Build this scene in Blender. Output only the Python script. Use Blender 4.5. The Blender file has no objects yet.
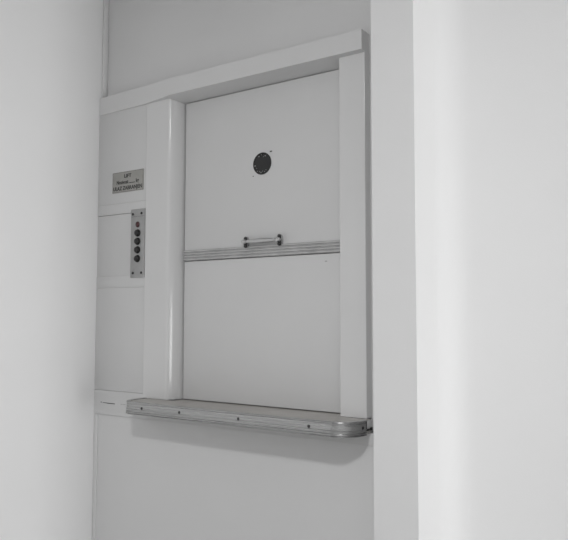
import bpy, bmesh, math
from mathutils import Vector, Matrix
PI = math.pi
H0 = 1.05                      # height of the sill top above the floor
sc = bpy.context.scene
col = sc.collection

# ---------------------------------------------------------------- materials
def mat(name, v, rough=.5, metal=0., bump=0., bscale=200., var=0., vscale=4., spec=.5, coat=0.):
    m = bpy.data.materials.new(name); m.use_nodes = True
    n = m.node_tree; b = n.nodes['Principled BSDF']
    c = v if isinstance(v, tuple) else (v, v, v)
    b.inputs['Base Color'].default_value = (*c, 1)
    b.inputs['Roughness'].default_value = rough
    b.inputs['Metallic'].default_value = metal
    b.inputs['Specular IOR Level'].default_value = spec
    b.inputs['Coat Weight'].default_value = coat
    b.inputs['Coat Roughness'].default_value = .12
    tc = n.nodes.new('ShaderNodeTexCoord')
    if var:
        t = n.nodes.new('ShaderNodeTexNoise'); t.inputs['Scale'].default_value = vscale
        t.inputs['Detail'].default_value = 5
        n.links.new(tc.outputs['Object'], t.inputs['Vector'])
        r = n.nodes.new('ShaderNodeMapRange')
        r.inputs['To Min'].default_value = 1 - var; r.inputs['To Max'].default_value = 1 + var
        r.inputs['From Min'].default_value = .3; r.inputs['From Max'].default_value = .7
        n.links.new(t.outputs['Fac'], r.inputs['Value'])
        mx = n.nodes.new('ShaderNodeVectorMath'); mx.operation = 'SCALE'
        mx.inputs[0].default_value = c
        n.links.new(r.outputs['Result'], mx.inputs['Scale'])
        n.links.new(mx.outputs['Vector'], b.inputs['Base Color'])
    if bump:
        t = n.nodes.new('ShaderNodeTexNoise'); t.inputs['Scale'].default_value = bscale
        t.inputs['Detail'].default_value = 3
        n.links.new(tc.outputs['Object'], t.inputs['Vector'])
        bp = n.nodes.new('ShaderNodeBump'); bp.inputs['Strength'].default_value = bump
        bp.inputs['Distance'].default_value = .002
        n.links.new(t.outputs['Fac'], bp.inputs['Height'])
        n.links.new(bp.outputs['Normal'], b.inputs['Normal'])
    return m

def brushed(name, v, rough=.38):
    m = mat(name, v, rough, 1.0)
    n = m.node_tree; b = n.nodes['Principled BSDF']
    tc = n.nodes.new('ShaderNodeTexCoord'); mp = n.nodes.new('ShaderNodeMapping')
    mp.inputs['Scale'].default_value = (6, 6, 420)
    t = n.nodes.new('ShaderNodeTexNoise'); t.inputs['Scale'].default_value = 1.; t.inputs['Detail'].default_value = 6
    n.links.new(tc.outputs['Object'], mp.inputs['Vector']); n.links.new(mp.outputs['Vector'], t.inputs['Vector'])
    r = n.nodes.new('ShaderNodeMapRange'); r.inputs['From Min'].default_value = .3; r.inputs['From Max'].default_value = .7
    r.inputs['To Min'].default_value = rough - .10; r.inputs['To Max'].default_value = rough + .14
    n.links.new(t.outputs['Fac'], r.inputs['Value']); n.links.new(r.outputs['Result'], b.inputs['Roughness'])
    s = n.nodes.new('ShaderNodeVectorMath'); s.operation = 'SCALE'; s.inputs[0].default_value = (v, v, v)
    r2 = n.nodes.new('ShaderNodeMapRange'); r2.inputs['From Min'].default_value = .3; r2.inputs['From Max'].default_value = .7
    r2.inputs['To Min'].default_value = .78; r2.inputs['To Max'].default_value = 1.18
    n.links.new(t.outputs['Fac'], r2.inputs['Value']); n.links.new(r2.outputs['Result'], s.inputs['Scale'])
    n.links.new(s.outputs['Vector'], b.inputs['Base Color'])
    return m

M = dict(
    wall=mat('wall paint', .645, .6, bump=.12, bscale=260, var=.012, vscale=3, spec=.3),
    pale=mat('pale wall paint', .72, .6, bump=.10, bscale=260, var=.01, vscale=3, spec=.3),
    left=mat('light-balanced wall paint', .77, .6, bump=.10, bscale=260, var=.01, vscale=3, spec=.3),  # pale paint made lighter on the left wall, standing in for window light
    gloss=mat('gloss white woodwork paint', .64, .15, bump=.05, bscale=60, var=.012, vscale=5, spec=.5),
    panel=mat('white panel paint', .60, .45, bump=.05, bscale=120, var=.012, vscale=5, spec=.35),
    leaf=mat('enamelled leaf', .62, .42, bump=.03, bscale=90, var=.012, vscale=4, spec=.35),
    alu=brushed('aluminium extrusion', .42, .26),
    rail=mat('dull aluminium rail', .48, .5, .55, var=.10, vscale=25),
    top=mat('sill lining', (.40, .385, .365), .38, var=.07, vscale=14, spec=.5),
    steel=mat('satin steel plate', .38, .42, .55, var=.06, vscale=20),
    sign=mat('sign plate metal', (.36, .355, .335), .45, .35, var=.07, vscale=30),
    ink=mat('dark lettering', .03, .6),
    chrome=mat('chrome', .5, .16, 1.0),
    black=mat('black plastic', .008, .24),
    screw=mat('dark screw metal', .05, .45, .6),
    red=mat('dark red lens', (.060, .018, .019), .3),
    glass=mat('dark porthole glass', .012, .22, bump=.2, bscale=300, spec=.5),
    chip=mat('paint chip edge', .26, .4),
    shaft=mat('dark shaft', .03, .8),
    floor=mat('floor vinyl', .34, .45, var=.06, vscale=6),
    ceil=mat('ceiling paint', .72, .8),
    scuff=mat('scuff', .06, .8),
    frame=mat('window frame paint', .7, .4),
)

# ---------------------------------------------------------------- mesh helpers
def box(bm, x0, x1, y0, y1, z0, z1, bev=0., seg=2, only=None):
    vs = [bm.verts.new((x, y, z)) for x in (x0, x1) for y in (y0, y1) for z in (z0, z1)]
    fs = [bm.faces.new([vs[i] for i in f]) for f in
          ((0,1,3,2), (4,6,7,5), (0,4,5,1), (2,3,7,6), (0,2,6,4), (1,5,7,3))]
    if bev:
        es = {e for f in fs for e in f.edges}
        if only: es = {e for e in es if only(e)}
        bmesh.ops.bevel(bm, geom=list(es), offset=bev, segments=seg, affect='EDGES', profile=.5)

def prism(bm, pts, axis, a, b):
    """closed outline extruded along an axis; pts are the other two coordinates in order"""
    def P(p, t):
        return {'x': (t, p[0], p[1]), 'y': (p[0], t, p[1]), 'z': (p[0], p[1], t)}[axis]
    A = [bm.verts.new(P(p, a)) for p in pts]; B = [bm.verts.new(P(p, b)) for p in pts]
    n = len(pts)
    bm.faces.new(A); bm.faces.new(B[::-1])
    for i in range(n):
        bm.faces.new((A[i], B[i], B[(i+1) % n], A[(i+1) % n]))

def lathe(bm, prof, c, axis='y', n=32, sx=1., sz=1.):
    """prof = (radius, distance along axis) ; closed with end caps"""
    rings = []
    for r, d in prof:
        ring = []
        for k in range(n):
            a = 2*PI*k/n
            if axis == 'y': p = (c[0]+r*sx*math.cos(a), c[1]+d, c[2]+r*sz*math.sin(a))
            elif axis == 'x': p = (c[0]+d, c[1]+r*math.cos(a), c[2]+r*math.sin(a))
            else: p = (c[0]+r*math.cos(a), c[1]+r*math.sin(a), c[2]+d)
            ring.append(bm.verts.new(p))
        rings.append(ring)
    for R, S in zip(rings, rings[1:]):
        for k in range(n):
            bm.faces.new((R[k], R[(k+1) % n], S[(k+1) % n], S[k]))
    bm.faces.new(rings[0]); bm.faces.new(rings[-1][::-1])

def obj(name, bm, m, parent=None, origin=(0, 0, 0), smooth=True, angle=35):
    """origin: the world point (sill-height frame) of the thing this part belongs to"""
    bmesh.ops.recalc_face_normals(bm, faces=bm.faces)
    me = bpy.data.meshes.new(name)
    bmesh.ops.translate(bm, verts=bm.verts, vec=-Vector(origin))
    bm.to_mesh(me); bm.free()
    me.materials.append(m)
    if smooth:
        me.shade_smooth(); me.set_sharp_from_angle(angle=math.radians(angle))
    o = bpy.data.objects.new(name, me); col.objects.link(o)
    if parent: o.parent = parent
    else: o.location = Vector(origin) + Vector((0, 0, H0))
    return o

def thing(name, label, cat, loc, group=None):
    o = bpy.data.objects.new(name, None); col.objects.link(o)
    o.empty_display_size = .05
    o.location = Vector(loc) + Vector((0, 0, H0))
    o['label'] = label; o['category'] = cat
    if group: o['group'] = group
    return o

def tag(o, label, cat, group=None):
    o['label'] = label; o['category'] = cat
    if group: o['group'] = group
    return o

def struct(name, bm, m, origin=(0, 0, 0), **k):
    o = obj(name, bm, m, None, origin, **k); o['kind'] = 'structure'; return o

B = bmesh.new

# ---------------------------------------------------------------- dimensions
ZF, ZC = -1.05, 1.62           # floor, ceiling relative to the sill top
LW = -.385                     # left wall
WY = -.0126                    # wall face above and below the lift
PY = -.0424                    # face of the boarded panels beside the lift
JY = -.0438                    # face of the jambs
HY = -.0595                    # face of the head board
HZ0, HZ1 = 1.0180, 1.0746
XR0, XR1 = .6287, .711         # right jamb
SY = -.151                     # front of the sill
YB, XE = -3.3, 5.2             # back of the room, window side
PIER = (.791, .909, -.16)

# ---------------------------------------------------------------- the room
bm = B(); box(bm, LW-.1, XE+.1, YB-.1, 2.7, ZF-.1, ZF); struct('floor', bm, M['floor'])
bm = B(); box(bm, LW-.1, XE+.1, YB-.1, 2.7, ZC, ZC+.1); struct('ceiling', bm, M['ceil'])
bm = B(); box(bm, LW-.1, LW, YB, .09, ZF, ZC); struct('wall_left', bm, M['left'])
bm = B()                       # wall round the lift opening
box(bm, LW, -.02, WY, .09, ZF, ZC); box(bm, .65, PIER[0], WY, .09, ZF, ZC)
box(bm, LW, PIER[0], PY+.0022, WY, ZF, -.0722)      # lower wall, almost flush with the boarding
box(bm, -.02, .65, WY, .09, ZF, -.04); box(bm, -.02, .65, WY, .09, 1.02, ZC)
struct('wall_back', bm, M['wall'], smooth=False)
bm = B()                       # dark shaft behind the hatch
box(bm, -.08, .71, .55, .57, -.2, 1.2); box(bm, -.10, -.08, .09, .57, -.2, 1.2); box(bm, .71, .73, .09, .57, -.2, 1.2)
box(bm, -.10, .73, .09, .57, -.22, -.2); box(bm, -.10, .73, .09, .57, 1.2, 1.22)
struct('wall_shaft', bm, M['shaft'], smooth=False)

# pier and the wall running away from it (rounded plaster corner, two slight bends)
x0, x1, py = PIER
path = [(x1, py), (x1, -.040)]
th = math.radians(20)
for k in range(1, 9):          # concave plaster cove
    a = k/8
    r = .10
    ang = PI/2 - (PI/2 - th)*a
    path.append((path[-1][0] + r*(PI/2-th)/8*math.cos(ang), path[-1][1] + r*(PI/2-th)/8*math.sin(ang)))
path.append((path[-1][0] + .21*math.cos(th), path[-1][1] + .21*math.sin(th)))
th2 = math.radians(9)
L = (XE - path[-1][0]) / math.cos(th2)
path.append((XE, path[-1][1] + L*math.sin(th2)))
outline = [(x0, .09), (x0, py)] + path + [(XE, path[-1][1]+.12), (x1-.05, path[-1][1]+.12), (x1-.05, .09)]
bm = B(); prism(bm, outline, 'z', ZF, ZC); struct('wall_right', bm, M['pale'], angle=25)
bm = B(); box(bm, LW-.1, XE+.1, YB-.1, YB, ZF, ZC); struct('wall_front', bm, M['pale'])
# window wall on the right
WA, WB, WZ0, WZ1 = -1.25, .30, -1.0, .50
bm = B()
for a in ((YB, WA, ZF, ZC), (WB, 2.7, ZF, ZC), (WA, WB, ZF, WZ0), (WA, WB, WZ1, ZC)):
    box(bm, XE, XE+.1, a[0], a[1], a[2], a[3])
struct('wall_window', bm, M['pale'], smooth=False)
bm = B()
for a in ((WA, WA+.05, WZ0, WZ1), (WB-.05, WB, WZ0, WZ1), (WA+.05, WB-.05, WZ0, WZ0+.05), (WA+.05, WB-.05, WZ1-.05, WZ1),
          (-.495, -.455, WZ0+.05, WZ1-.05)):
    box(bm, XE+.03, XE+.08, *a)
struct('window_1', bm, M['frame'], smooth=False)

# narrow corner bead where the left wall meets the lift wall
bm = B(); box(bm, LW, LW+.020, PY-.0006, PY+.0022, ZF, -.0740, .0012)
struct('trim_1', bm, M['wall'])
bm = B(); box(bm, LW, LW+.008, WY-.024, WY, HZ1+.001, ZC, .003)
struct('trim_2', bm, M['wall'])

# ---------------------------------------------------------------- boarding beside the hatch
XP0, XP1 = -.3848, -.1392
def board(name, label, x0, x1, z0, z1, y=PY, m='panel', group=None, bev=.0005, bk=WY):
    bm = B(); box(bm, x0, x1, y, bk, z0, z1, bev)
    o = obj(name, bm, M[m], None, ((x0+x1)/2, bk, z0))
    return tag(o, label, 'panel' if 'panel' in name else 'batten', group)
board('access_panel', 'white painted board panel behind the lift sign plate', XP0, XP1, .6749, 1.0120, PY)
board('cover_batten', 'narrow white batten between the sign panel and the button panel', XP0, XP1, .6372, .6746, PY-.0003)
board('access_panel', 'recessed white panel left of the push-button plate', XP0, XP1, .4163, .6358, PY+.0014)
board('cover_batten', 'narrow white batten just below the push-button plate', XP0, XP1, .3755, .4161, PY-.0002)
board('access_panel', 'tall plain white panel below the push buttons', XP0, XP1, .0140, .3751, PY+.0003)
# lowest board runs under the whole sill
bm = B()
prism(bm, [(XP0, -.0713), (.745, -.0713), (.745, -.0375), (-.139, -.0375), (-.139, .0133), (XP0, .0133)], 'y', PY-.0008, WY)
low = tag(obj('cover_batten', bm, M['panel'], None, (0, WY, -.0713), smooth=False),
          'white bottom board with a scuff mark, running under the metal sill', 'batten')
for (xa, xb, z, h) in ((-.3495, -.3435, -.0302, .0026), (-.338, -.316, -.0308, .0019), (-.317, -.276, -.0318, .0026), (-.246, -.222, -.0295, .0006)):
    bm = B(); box(bm, xa, xb, PY-.0013, PY-.0007, z, z+h)
    q_ = obj('scuff_mark', bm, M['scuff'], low, (0, WY, -.0713), smooth=False); q_['label'] = 'dark scuffed line on the bottom board'

# ---------------------------------------------------------------- hatch frame
F0 = (.286, WY, 0)
fr = thing('hatch_frame', 'white painted wooden surround of the service lift hatch', 'frame', F0)
bm = B()                       # head board with a sloping soffit
prism(bm, [(WY, HZ1), (HY, HZ1), (HY, HZ0), (.0, 1.0015), (.028, 1.0015), (.028, 1.022), (WY, 1.022)], 'x', LW+.0005, XR1-.0008)
for xc in (-.139, -.02):
    bmesh.ops.bisect_plane(bm, geom=bm.verts[:]+bm.edges[:]+bm.faces[:], plane_co=(xc, 0, 0), plane_no=(1, 0, 0))
# the board runs straight over the hatch and dies away into the plaster towards the left wall
for x_, yf, zb_, zt_, zw in ((LW+.0005, PY-.0012, 1.0105, 1.0746, 1.082), (-.139, JY-.0050, 1.0128, 1.0760, 1.080), (-.02, HY, HZ0, HZ1, HZ1)):
    for v in bm.verts:
        if abs(v.co.x-x_) < 1e-4:
            if abs(v.co.y-HY) < 1e-5:
                v.co.y = yf; v.co.z = zb_ if v.co.z < 1.03 else zt_
            elif v.co.z > HZ1-1e-4: v.co.z = zw
obj('head_board', bm, M['gloss'], fr, F0, angle=50)
def arc(cx, cy, r, a0, a1, n=10):
    return [(cx+r*math.cos(math.radians(a0+(a1-a0)*k/n)), cy+r*math.sin(math.radians(a0+(a1-a0)*k/n))) for k in range(n+1)]
R = .034
bm = B()
# splayed reveal behind a rounded front corner
prism(bm, [(-.139, WY), (-.139, JY)] + arc(-.0400, JY+.014, .014, -90, -30, 12) + [(-.0067, .0), (-.0067, .028), (-.019, .028), (-.019, WY)], 'z', .0005, HZ0-.0004)
obj('jamb', bm, M['gloss'], fr, F0, angle=30)
bm = B()
prism(bm, [(XR1, WY)] + arc(XR1-.0025, JY+.0025, .0025, 0, -90, 4) + arc(XR0+.0025, JY+.0025, .0025, -90, -180, 4) + [(XR0, -.003), (.652, -.003), (.652, WY)], 'z', .0005, HZ0-.0004)
obj('jamb', bm, M['gloss'], fr, F0, angle=30)

# ---------------------------------------------------------------- hatch leaves
def leaf_outline(bm, z0, z1):
    box(bm, .0035, .645, 0, .020, z0, z1, .0015)
U0 = (.32, .01, .46)
ul = thing('sliding_leaf', 'upper white sliding lift door with round dark window and pull handle', 'door', U0)
bm = B(); leaf_outline(bm, .4605, .9988)
obj('leaf', bm, M['leaf'], ul, U0)
# meeting rail: ribbed aluminium strip along the lower edge of the upper leaf
bm = B()
zb, zt = .4600, .4962
prof = [(0, zb)]
nr = 4; hh = (zt-zb)/nr
for k in range(nr):
    z = zb + k*hh
    prof += [(-.0035, z+.0006), (-.0065, z+.0025), (-.0065, z+hh-.0025), (-.0035, z+hh-.0006)]
prof += [(0, zt)]
prism(bm, prof, 'x', .0038, .645)
r = obj('meeting_rail', bm, M['rail'], ul, U0, angle=20); r['label'] = 'ribbed aluminium strip along the door edge'
# porthole
c = (.3265, 0, .7530)
bm = B(); lathe(bm, [(.0350, 0), (.0350, -.0016), (.0340, -.0022), (.0318, -.0022), (.0313, -.0008)], c, 'y', 48)
ph = obj('porthole_ring', bm, M['black'], ul, U0); ph['label'] = 'thin black rim of the round window'
bm = B(); lathe(bm, [(.0316, -.0003), (.0316, -.0012), (.02, -.0014), (.001, -.0015)], c, 'y', 48)
obj('porthole_glass', bm, M['glass'], ph, U0)
bm = B()
for a, rr, s in ((62, .0285, .0020), (95, .031, .0014), (118, .029, .0022), (190, .030, .0022), (212, .027, .0012), (232, .032, .0015),
                 (250, .0290, .0016), (262, .031, .0018), (275, .027, .0016), (290, .031, .0016), (305, .029, .0014), (75, .024, .0016)):
    x = c[0]+.91*rr*math.cos(math.radians(a)); z = c[2]+.91*rr*math.sin(math.radians(a))
    lathe(bm, [(s, -.0012), (s*.8, -.0021), (s*.2, -.0024)], (x, 0, z), 'y', 8, 1.5 if s > .0017 else .9, 1)
o = obj('paint_speck', bm, M['chip'], ph, U0); o['label'] = 'grey paint specks round the edge of the dark window'; o['kind'] = 'stuff'
for (x, z, r_) in ((.3597, .7874, .0030), (.2914, .7165, .0018)):
    bm = B(); lathe(bm, [(r_, .0004), (r_, -.0006), (r_*.5, -.0008)], (x, 0, z), 'y', 12, 1.5, .8)
    o = obj('screw_hole', bm, M['screw'], ul, U0)
# pull handle
hx0, hx1, hz = .2700, .3990, .5085
bm = B()
bar = [(.0050, 0), (.0062, .004), (.0040, .010), (.0046, .020), (.0062, .055), (.0066, .0668), (.0062, .079), (.0046, .114), (.0040, .1235), (.0062, .1295), (.0050, .1335)]
bar = [(q*1.25, d_*(hx1-hx0)/.1335) for q, d_ in bar]
lathe(bm, bar, (hx0, -.018, hz), 'x', 20)
hd = obj('handle', bm, M['chrome'], ul, U0); hd['label'] = 'chrome bow pull handle'
for x in (hx0, hx1):
    bm = B()
    lathe(bm, [(.0075, 0), (.0075, -.003), (.0050, -.006), (.0048, -.010), (.0074, -.013), (.0086, -.017), (.0076, -.0225), (.003, -.025)], (x, -.001, hz), 'y', 20)
    lathe(bm, [(.0100, 0), (.0100, -.004), (.0080, -.0075), (.004, -.0085)], (x, 0, hz-.001), 'y', 24, .8, 1.8)
    obj('handle_post', bm, M['chrome'], hd, U0)
    for dz in (-.0125, .0105):
        bm = B(); lathe(bm, [(.0062, -.009), (.0062, -.0125), (.0040, -.0150), (.001, -.0155)], (x, 0, hz+dz), 'y', 14)
        obj('screw', bm, M['screw'], hd, U0)
L0 = (.32, .01, .004)
ll = thing('sliding_leaf', 'lower plain white lift door between the ribbed rail and the sill', 'door', L0)
bm = B(); leaf_outline(bm, .0022, .4585)
obj('leaf', bm, M['leaf'], ll, L0)
for (x, z, r_) in ((.558, .4365, .0022),):
    bm = B(); lathe(bm, [(r_, .0004), (r_, -.0004), (r_*.5, -.0006)], (x, 0, z), 'y', 10, 2.0, .6)
    o = obj('paint_chip', bm, M['chip'], ll, L0)

# ---------------------------------------------------------------- sill
S0 = (.30, -.08, -.036)
sl = thing('sill_shelf', 'projecting sill with ribbed aluminium edge and rounded corners below the lift doors', 'shelf', S0)
xl, xr, rr, rq = -.130, .724, .050, .066
pts = [(xr, PY-.001)] + arc(xr-rq, SY+rq, rq, 0, -90, 16) + arc(xl+rr, SY+rr, rr, -90, -180, 14) + [(xl, PY-.001), (-.0, PY-.001), (.0, .022), (XR0, .022), (XR0, PY-.001)]
bm = B(); prism(bm, pts, 'z', -.036, -.0004)
obj('board', bm, M['top'], sl, S0, angle=30)
# metal nosing swept round the front and the two rounded corners
path = [(xr, -.074), (xr, -.080)] + arc(xr-rq, SY+rq, rq, 0, -90, 16) + arc(xl+rr, SY+rr, rr, -90, -180, 16) + [(xl, -.07), (xl, PY-.001)]
nrm = []
for i in range(len(path)):
    a = Vector(path[max(i-1, 0)]); b = Vector(path[min(i+1, len(path)-1)]); d = (b-a).normalized()
    nrm.append(Vector((-d.y, d.x)))
if nrm[0].x < 0: nrm = [-n for n in nrm]
prof = [(-.010, .0002), (-.010, .0012), (.0010, .0014), (.0026, .0004), (.0032, -.0014), (.0014, -.0036), (.0014, -.0210), (.0032, -.0222), (.0032, -.0250), (.0004, -.0262),
        (.0004, -.0292), (.0034, -.0304), (.0042, -.0318), (.0042, -.0330), (.0014, -.0342), (.0014, -.0354), (.0042, -.0364), (.0042, -.0378), (.0034, -.0386), (-.006, -.0388)]
bm = B()
grid = [[bm.verts.new((p[0]+n.x*o_, p[1]+n.y*o_, z)) for o_, z in prof] for p, n in zip(path, nrm)]
for A, C in zip(grid, grid[1:]):
    for k in range(len(prof)-1):
        bm.faces.new((A[k], A[k+1], C[k+1], C[k]))
bm.faces.new(grid[0]); bm.faces.new(grid[-1])
for k in (0,):
    for A, C in zip(grid, grid[1:]):
        bm.faces.new((A[0], C[0], C[-1], A[-1]))
o = obj('metal_edging', bm, M['alu'], sl, S0, angle=25); o['label'] = 'ribbed aluminium edging strip'
for x in (-.0323, .1283, .356, .5944):
    bm = B(); lathe(bm, [(.0046, .002), (.0046, -.0006), (.0032, -.0022), (.001, -.0026)], (x, SY-.001, -.0165), 'y', 14)
    obj('screw', bm, M['screw'], o, S0)
bm = B(); lathe(bm, [(.0044, -.002), (.0044, .0006), (.003, .0022), (.001, .0026)], (xr+.001, -.092, -.017), 'x', 14)
obj('screw', bm, M['screw'], o, S0)
bm = B()                       # bare painted end of the board behind the edging
box(bm, xr-.004, xr+.0015, -.0725, PY-.0012, -.0225, -.001, .0006)
o = obj('board_end', bm, M['panel'], sl, S0); o['label'] = 'white painted bare end of the sill board'
bm = B()                       # little dark angle bracket at that end
box(bm, xr-.003, xr+.0022, -.0752, -.0722, -.0265, -.002); box(bm, xr-.003, xr+.0032, -.0722, -.044, -.0275, -.0235, .0008)
box(bm, xr-.003, xr+.0045, -.052, -.042, -.0285, -.0205, .002)
o = obj('end_bracket', bm, M['black'], sl, S0); o['label'] = 'small black bracket at the right end of the sill'

# ---------------------------------------------------------------- push-button plate
C0 = (-.1755, PY-.0004, .4085)
cp = thing('control_panel', 'slim steel plate with four black push buttons and a red lamp', 'control panel', C0)
yp = PY-.0035
bm = B(); box(bm, -.2075, -.1400, yp, PY-.0004, .4085, .6470, .0008)
obj('face_plate', bm, M['steel'], cp, C0)
bm = B(); box(bm, -.2070, -.1430, yp-.0004, yp+.0003, .6205, .6211)
obj('engraved_line', bm, M['screw'], cp, C0, smooth=False)
bm = B(); lathe(bm, [(.0105, .001), (.0105, -.003), (.0090, -.0046), (.005, -.0062), (.001, -.0066)], (-.1735, yp, .5925), 'y', 28, .80, .98)
o = obj('indicator_lamp', bm, M['red'], cp, C0); o['label'] = 'dark red indicator lamp at the top of the plate'
first = None
for z in (.5630, .5338, .5042, .4738):
    if first is None:
        bm = B(); lathe(bm, [(.0128, .001), (.0128, -.002), (.0118, -.0034), (.0114, -.0034), (.0110, -.0062), (.0096, -.0086), (.006, -.0100), (.001, -.0104)], (-.1725, yp, z), 'y', 32)
        first = obj('push_button', bm, M['black'], cp, C0); zf = z
    else:
        c = first.copy(); col.objects.link(c); c.parent = cp; c.location = (0, 0, z-zf)
for x, z in ((-.1985, .6300), (-.1560, .6310), (-.1945, .4245), (-.1535, .4245)):
    bm = B(); lathe(bm, [(.0046, .0005), (.0046, -.0012), (.0028, -.0022), (.001, -.0024)], (x, yp, z), 'y', 14)
    obj('screw', bm, M['screw'], cp, C0)

# ---------------------------------------------------------------- sign
G0 = (-.229, PY-.0002, .713)
sg = thing('sign_plate', 'small grey metal lift sign with three lines of dark lettering', 'sign', G0)
ys = PY-.0024
bm = B(); box(bm, -.3065, -.1510, ys, PY-.0002, .7130, .7865, .0007)
obj('plate', bm, M['sign'], sg, G0)
bm = B()
for a in ((-.3045, -.1530, .7848, .7854), (-.3045, -.1530, .7148, .7154), (-.3048, -.3042, .7148, .7854), (-.1534, -.1528, .7148, .7854)):
    box(bm, a[0], a[1], ys-.0002, ys+.0003, a[2], a[3])
obj('border_line', bm, M['ink'], sg, G0, smooth=False)
def text(body, x, z, size, parent, org, wx=1., bold=.0):
    cu = bpy.data.curves.new('lettering', 'FONT'); cu.body = body; cu.size = size
    cu.align_x = 'CENTER'; cu.extrude = .0003; cu.offset = bold; cu.resolution_u = 3
    t = bpy.data.objects.new('tmp', cu); col.objects.link(t)
    bpy.context.view_layer.update()
    me = bpy.data.meshes.new_from_object(t.evaluated_get(bpy.context.evaluated_depsgraph_get()))
    bpy.data.objects.remove(t)
    me.transform(Matrix.Translation(Vector((x, ys-.0002, z))-Vector(org)) @ Matrix.Rotation(PI/2, 4, 'X') @ Matrix.Diagonal((wx, 1, 1, 1)))
    me.materials.clear(); me.materials.append(M['ink'])
    o = bpy.data.objects.new('lettering', me); col.objects.link(o); o.parent = parent
    return o
text('LIFT', -.229, .7645, .0175, sg, G0, 1.15, .0004)
text('Nosivost ........ kg', -.229, .7430, .0190, sg, G0, .86, .0004)
text('ULAZ ZABRANJEN', -.229, .7212, .0190, sg, G0, .93, .0004)

# ---------------------------------------------------------------- light
def area(name, loc, rot, sx, sy, power, colr=(1, 1, 1)):
    l = bpy.data.lights.new(name, 'AREA'); l.shape = 'RECTANGLE'; l.size = sx; l.size_y = sy
    l.energy = power; l.color = colr
    o = bpy.data.objects.new(name, l); col.objects.link(o); o.location = Vector(loc)+Vector((0, 0, H0)); o.rotation_euler = rot
    return o
area('window_daylight', (XE+.02, (WA+WB)/2, (WZ0+WZ1)/2), (0, PI/2, 0), WZ1-WZ0-.1, WB-WA-.1, 79)
area('ceiling_lamp', (1.45, -2.10, ZC-.02), (0, 0, 0), .26, .26, 32)
w = bpy.data.worlds.new('World'); sc.world = w; w.use_nodes = True
w.node_tree.nodes['Background'].inputs['Color'].default_value = (1, 1, 1, 1)
w.node_tree.nodes['Background'].inputs['Strength'].default_value = .6

# ---------------------------------------------------------------- camera (solved from the photograph's vanishing lines)
yaw, pitch, roll, f = .6009, .0658, .0015, 700.38
cam = bpy.data.cameras.new('Camera'); co = bpy.data.objects.new('Camera', cam); col.objects.link(co)
fw = Vector((-math.sin(yaw)*math.cos(pitch), math.cos(yaw)*math.cos(pitch), math.sin(pitch)))
rt = Vector((math.cos(yaw), math.sin(yaw), 0)); up = rt.cross(fw)
r2 = rt*math.cos(roll)+up*math.sin(roll); u2 = -rt*math.sin(roll)+up*math.cos(roll)
m = Matrix((r2, u2, -fw)).transposed().to_4x4(); m.translation = Vector((1.6079, -1.7484, .2763+H0))
co.matrix_world = m
cam.sensor_fit = 'HORIZONTAL'; cam.sensor_width = 36; cam.lens = f/568*36; cam.clip_start = .02
sc.camera = co
sc.view_settings.view_transform = 'Standard'; sc.view_settings.look = 'None'
sc.view_settings.exposure = 0; sc.view_settings.gamma = 1; sc.view_settings.use_curve_mapping = False
